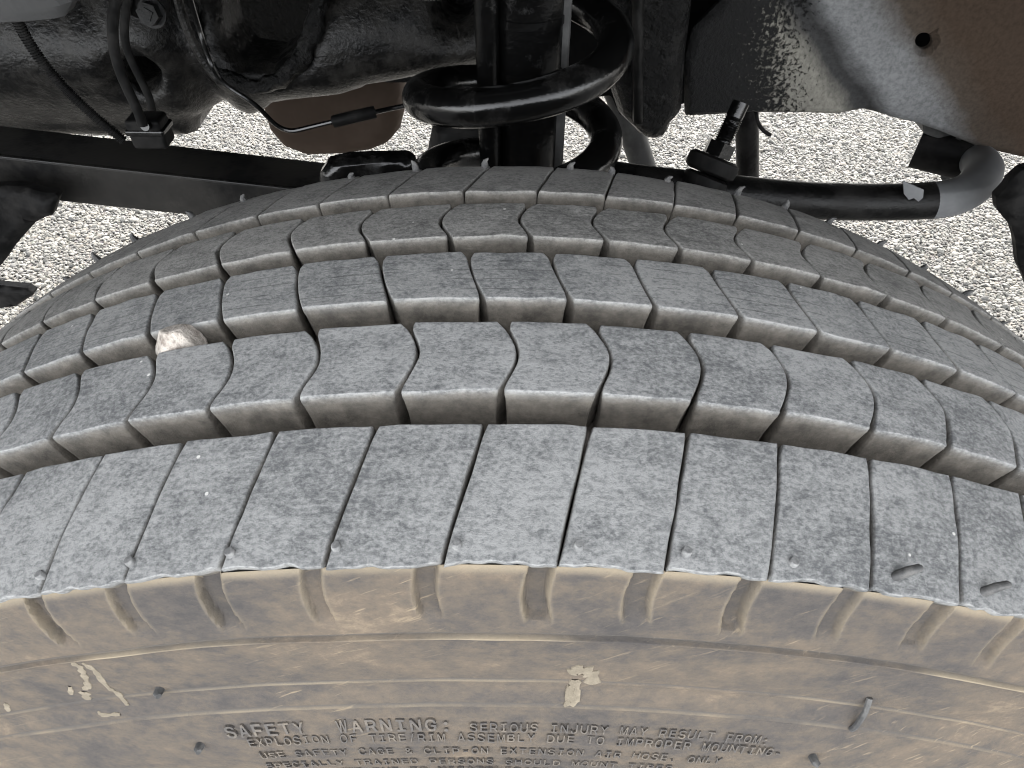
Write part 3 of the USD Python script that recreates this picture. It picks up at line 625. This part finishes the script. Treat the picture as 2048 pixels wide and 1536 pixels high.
# thin steel brake line with rubber sleeve
bl = thing('brake_line', 'thin bent black steel brake line with a rubber sleeve', 'pipe', at(575, 262, .52))
obj('pipe', ptube([(362, -60, .53), (384, 10, .53), (405, 80, .53), (424, 130, .52), (440, 158, .52), (485, 192, .52), (522, 220, .52), (550, 248, .52), (578, 261, .52), (605, 258, .52), (680, 240, .52), (760, 222, .53), (850, 203, .56)], .52, 5.5, 120, 10), 'gloss_black', bl)
obj('sleeve', ptube([(668, 243, .52), (710, 233, .52), (750, 224, .525)], .52, 12, 12, 14), 'black_rubber', bl)
# muffler beyond
MY = .95
mf_ = relief([(505, 150), (515, 225), (530, 272), (560, 306), (608, 325), (680, 323), (738, 315), (775, 300), (795, 276), (804, 240), (806, 150)], MY, .22, .035, curve=8)
tag(obj('muffler', mf_, 'brown_can'), 'rounded brown steel can hanging beyond the brake line', 'muffler')
# rectangular beam
def beam(pA, pB, h, dep, r=.004):
    d = pB - pA; L = np.linalg.norm(d); d /= L
    b = rbox([0, 0, -h], [L, dep, 0], r); zz_ = np.array([0, 0, 1.0]); yy_ = np.cross(zz_, d); yy_ /= np.linalg.norm(yy_); z2 = np.cross(d, yy_)
    v_ = b.vertices; return trimesh.Trimesh(pA + v_[:, :1] * d + v_[:, 1:2] * yy_ + v_[:, 2:] * z2, b.faces, process=False)
bA, bB = at(-120, 298, .52), at(760, 396, .52)
hb = 80 * pxsize(200, 380, .52) / math.cos(.55)
bm = thing('suspension_beam', 'black rectangular steel beam crossing the left above the gravel', 'beam', bA)
obj('tube', beam(bA, bB, hb, .055), 'beam_paint', bm)
obj('weld_seam', tube(spline([bA + (bB - bA) * t + np.array([0, -.0005, .0 - .0008]) for t in np.linspace(.02, .98, 30)], 60), .0012, 8), 'beam_paint', bm)
lp = relief([(-120, 380), (0, 388), (108, 402), (100, 436), (60, 458), (22, 500), (2, 530), (-60, 600), (-120, 600)], .47, .015, .006, curve=3, fn=lambda x, z: .03 * (meshkit.fbm(np.stack([x * 22, z * 22, 0 * x], -1), 3, 5) - .5))
tag(obj('torn_bracket', lp, 'black_rubber', smooth=40), 'crumpled black bracket hanging at the left edge below the beam', 'bracket')
le = relief([(-120, 560), (0, 577), (50, 582), (66, 592), (30, 616), (-120, 640)], .80, .02, .006, curve=4)
tag(obj('lower_arm', le, 'black_rubber'), 'black rounded arm end touching the left edge beside the tread', 'suspension arm')
# control arm behind the tyre
ca = relief([(632, 420), (636, 356), (652, 334), (690, 325), (760, 323), (812, 322), (828, 332), (834, 420)], .36, .015, .006, curve=6)
tag(obj('control_arm', ca, 'gloss_black'), 'glossy black arm with a rounded end low behind the tread', 'suspension arm')
sd = relief([(835, 430), (850, 330), (862, 272), (885, 252), (960, 246), (1060, 250), (1090, 430)], .55, .06, .02, curve=6)
tag(obj('spring_seat', sd, 'black_rubber'), 'dull black domed seat seen between the lower spring coils', 'spring seat')

# coil spring
SYc = .42
sc_ = at(1030, 150, SYc); u_ = pxsize(1030, 150, SYc)
wire = 35 * u_; Rc = 229 * u_ - wire; pitch_ = .073
zleft = at(800, 190, SYc)[2]
tt = np.linspace(-2.6 * np.pi, 3.2 * np.pi, 460)   # 0 = left, grows through the front to the right
hel = np.stack([sc_[0] - Rc * np.cos(tt), SYc - Rc * np.sin(tt), zleft + np.where(tt < 0, .062, .0785) * tt / (2 * np.pi) + .0065 * np.sin(tt)], -1)
spring = obj('coil_spring', tube(hel, wire, 24), 'gloss_black')
tag(spring, 'heavy glossy black coil spring around the shock absorber', 'coil spring')
# shock absorber
sh = thing('shock_absorber', 'black telescopic shock absorber standing inside the coil spring', 'shock absorber', at(1050, 330, SYc))
sx_ = at(1052, 150, SYc); top_z, bot_z = at(1052, -200, SYc)[2], at(1052, 470, SYc)[2]
obj('body', tube([[sx_[0], SYc, z] for z in np.linspace(bot_z, top_z, 20)], 72 * u_, 40), 'shock_paint', sh)
obj('dust_tube', tube([[sx_[0], SYc, z] for z in np.linspace(at(1052, 130, SYc)[2], top_z, 12)], 75 * u_, 40), 'shock_paint', sh)
fl = at(962, 150, SYc)
obj('side_bar', tube([[fl[0] + 17 * u_, SYc - .022, z] for z in np.linspace(bot_z, top_z, 8)], 22 * u_, 24), 'shock_paint', sh)
fl2 = at(1118, 150, SYc)
obj('side_bar', rbox([fl2[0] - 8 * u_, SYc - .012, bot_z], [fl2[0] + 16 * u_, SYc + .02, top_z], .002), 'grey_steel', sh)
for zz_ in (at(1052, 128, SYc)[2], at(1052, 25, SYc)[2]):
    obj('collar', tube([[sx_[0], SYc, zz_ - .003], [sx_[0], SYc, zz_ - .0025], [sx_[0], SYc, zz_ + .0025], [sx_[0], SYc, zz_ + .003]], [75 * u_, 77 * u_, 77 * u_, 75 * u_], 40), 'gloss_black', sh)
# black post between spring and plate
bs = relief([(1150, -160), (1400, -160), (1390, 20), (1376, 120), (1368, 235), (1346, 258), (1336, 282), (1308, 292), (1282, 282), (1240, 240), (1200, 120), (1180, 0)], .56, .10, .018, curve=3)
post = thing('bump_stop_bracket', 'tall pitch-black bracket between the spring and the frame plate', 'bracket', at(1310, 280, .56))
obj('plate', bs, 'rough_undercoat', post)
obj('flange', relief([(1262, -160), (1290, -160), (1286, 250), (1268, 252)], .545, .03, .003, curve=1), 'black_paint', post)
obj('back_panel', relief([(960, -200), (1520, -200), (1490, 140), (1405, 200), (1240, 232), (1222, 190), (1130, 200), (960, 188)], .70, .02, 0, res=.03), 'floor_paint', post)
# grey rod beyond
tag(obj('track_rod', ptube([(1225, 160), (1255, 240), (1290, 345), (1320, 440)], .74, 27, 20, 24), 'grey_steel'), 'plain dull grey rod leaning between the spring and the bump-stop bracket', 'rod')

# frame plate on the right
bolt_hole = [(1846 + 18 * math.cos(a), 80 + 17 * math.sin(a)) for a in np.linspace(0, 2 * np.pi, 20)[:-1]]
def plate_fn(x, z):
    s = x * nx + z * nz - s0
    return .012 * np.exp(-((s + .0) / .014) ** 2) - .008 * np.clip((s) / .06, 0, 1) + .004 * (meshkit.fbm(np.stack([x * 14, z * 14, 0 * x], -1), 3, 4) - .5)
fp = thing('frame_plate', 'large steel frame plate at the top right, tarred, grey and rusty brown', 'frame rail', at(1700, 230, PY))
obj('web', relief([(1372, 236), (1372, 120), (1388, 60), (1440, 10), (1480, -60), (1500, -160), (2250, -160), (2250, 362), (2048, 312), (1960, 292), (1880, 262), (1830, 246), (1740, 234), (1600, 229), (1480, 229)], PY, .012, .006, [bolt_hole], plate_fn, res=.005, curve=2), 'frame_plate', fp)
obj('inner_web', relief([(1500, -160), (2250, -160), (2250, 250), (1800, 180), (1500, 180)], PY + .10, .01, 0, res=.05), 'floor_paint', fp)
# sway bar, its link, mounts
WY = .50
sb = thing('sway_bar', 'thick black anti-roll bar turning into a bare grey bend at right', 'anti-roll bar', at(1700, 400, WY))
ub = pxsize(1700, 400, WY)
obj('bar', ptube([(1180, 355), (1300, 370), (1470, 388), (1600, 400), (1700, 404), (1790, 404), (1868, 401)], WY, 37, 80, 32), 'black_paint', sb)
obj('bend', ptube([(1866, 401, WY), (1900, 396, WY), (1936, 382, WY + .008), (1962, 356, WY + .03), (1966, 335, WY + .065), (1950, 318, WY + .11), (1925, 306, WY + .16)], WY, 36.5, 60, 32), 'grey_overspray', sb, label='bare grey bend of the bar')
pat = at(1825, 384, WY)
tpa = relief([(1806, 362), (1830, 372), (1848, 380), (1846, 396), (1836, 404), (1828, 396), (1818, 400), (1808, 388)], WY - .0185, .0015, 0, curve=.4, res=.02)
obj('paint_chip', tpa, 'grey_overspray', sb)
mt = thing('bar_mount', 'grey bushing and strap holding the anti-roll bar under the plate', 'bushing', at(1890, 300, .63))
m0 = at(1885, 300, .63); um = pxsize(1885, 300, .63)
obj('bushing', along(trimesh.creation.cylinder(46 * um, .05, sections=40), [.85, -.5, 0], m0), 'black_rubber', mt)
hoop = [m0 + np.array([.016, -.006, 0]) + 47 * um * np.array([.15 * math.cos(a), -.25 * math.cos(a) - .0, 0]) + 50 * um * np.array([.5 * math.cos(a), .55 * math.cos(a), math.sin(a)]) for a in np.linspace(-1.8, 2.6, 30)]
obj('strap', tube(hoop, .006, 8), 'grey_steel', mt)
obj('foot', relief([(1845, 240), (1990, 270), (1990, 300), (1930, 300), (1850, 270)], .62, .05, .004, curve=2), 'grey_steel', mt)
re_ = relief([(2200, 320), (2048, 338), (2022, 362), (1998, 402), (2004, 432), (2030, 462), (2040, 500), (2044, 540), (2070, 600), (2200, 640)], .44, .015, .006, curve=4, fn=lambda x, z: .02 * (meshkit.fbm(np.stack([x * 22, z * 22, 0 * x], -1), 3, 9) - .5))
tag(obj('rubber_boot', re_, 'black_rubber', smooth=40), 'black rubber boot cut off by the right edge below the bar', 'boot')
lk = thing('bar_link', 'black threaded drop link with a round bushing on the bar', 'link', at(1430, 340, .48))
ul = pxsize(1440, 280, .50)
A_, B_ = at(1482, 205, .52), at(1428, 322, .50)
n_ = 160; pp = A_ + (B_ - A_) * np.linspace(0, 1, n_)[:, None]
s_ = np.linspace(0, 1, n_); rad_ = 17 * ul * np.where((s_ > .25) & (s_ < .75), 1 + .10 * np.sin(s_ * 2 * np.pi * 26), 1.0)
obj('threaded_rod', tube(pp, rad_, 20), 'gloss_black', lk, smooth=25)
dl_ = (B_ - A_) / np.linalg.norm(B_ - A_)
obj('nut', along(trimesh.creation.cylinder(30 * ul, .012, sections=6), dl_, A_ + (B_ - A_) * .80), 'gloss_black', lk, smooth=False)
def puck(c, d, r, h):
    k = np.array([[0, -h], [r * .80, -h], [r * .97, -h * .7], [r, 0], [r * .97, h * .7], [r * .80, h], [0, h]])
    return along(trimesh.creation.revolve(k, sections=40), d, c)
obj('bushing', puck(B_ + dl_ * .004, dl_, 54 * ul, .008), 'black_rubber', lk)
obj('bushing', puck(B_ + dl_ * .020, dl_, 47 * ul, .007), 'black_rubber', lk)
obj('washer', puck(B_ + dl_ * .031, dl_, 42 * ul, .0015), 'gloss_black', lk)
obj('washer', puck(B_ + dl_ * .040, dl_, 38 * ul, .0015), 'grey_steel', lk)
tag(obj('support_tube', ptube([(1492, 150), (1494, 260), (1496, 420)], .66, 24, 12, 24), 'black_paint'), 'short upright black tube behind the threaded drop link', 'tube')
tag(obj('wire_hook', ptube([(1512, 225), (1516, 245), (1526, 260), (1541, 270)], .62, 4, 14, 8), 'black_rubber'), 'small curved black wire end poking out beside the upright tube', 'wire')

# the truck's unseen floor and outer skin, sized to shade wheel and chassis
body = thing('truck_body', 'unseen truck floor and skin shading the wheel, with an added sky-blocking panel', 'truck body', (0, 1.0, C + .58))
ZF = C + .58
obj('floor', boxm([0, .995, ZF + .03], [9, 1.87, .06]), 'floor_paint', body)
obj('sky_block_panel', boxm([0, 1.12, (C + .20 + ZF) / 2], [9, .04, ZF - C - .20]), 'floor_paint', body)  # unseen panel added to keep far-side sky light off tyre and chassis
obj('skin', boxm([0, .065, ZF + 1.35], [9, .03, 2.56]), 'body_white', body)
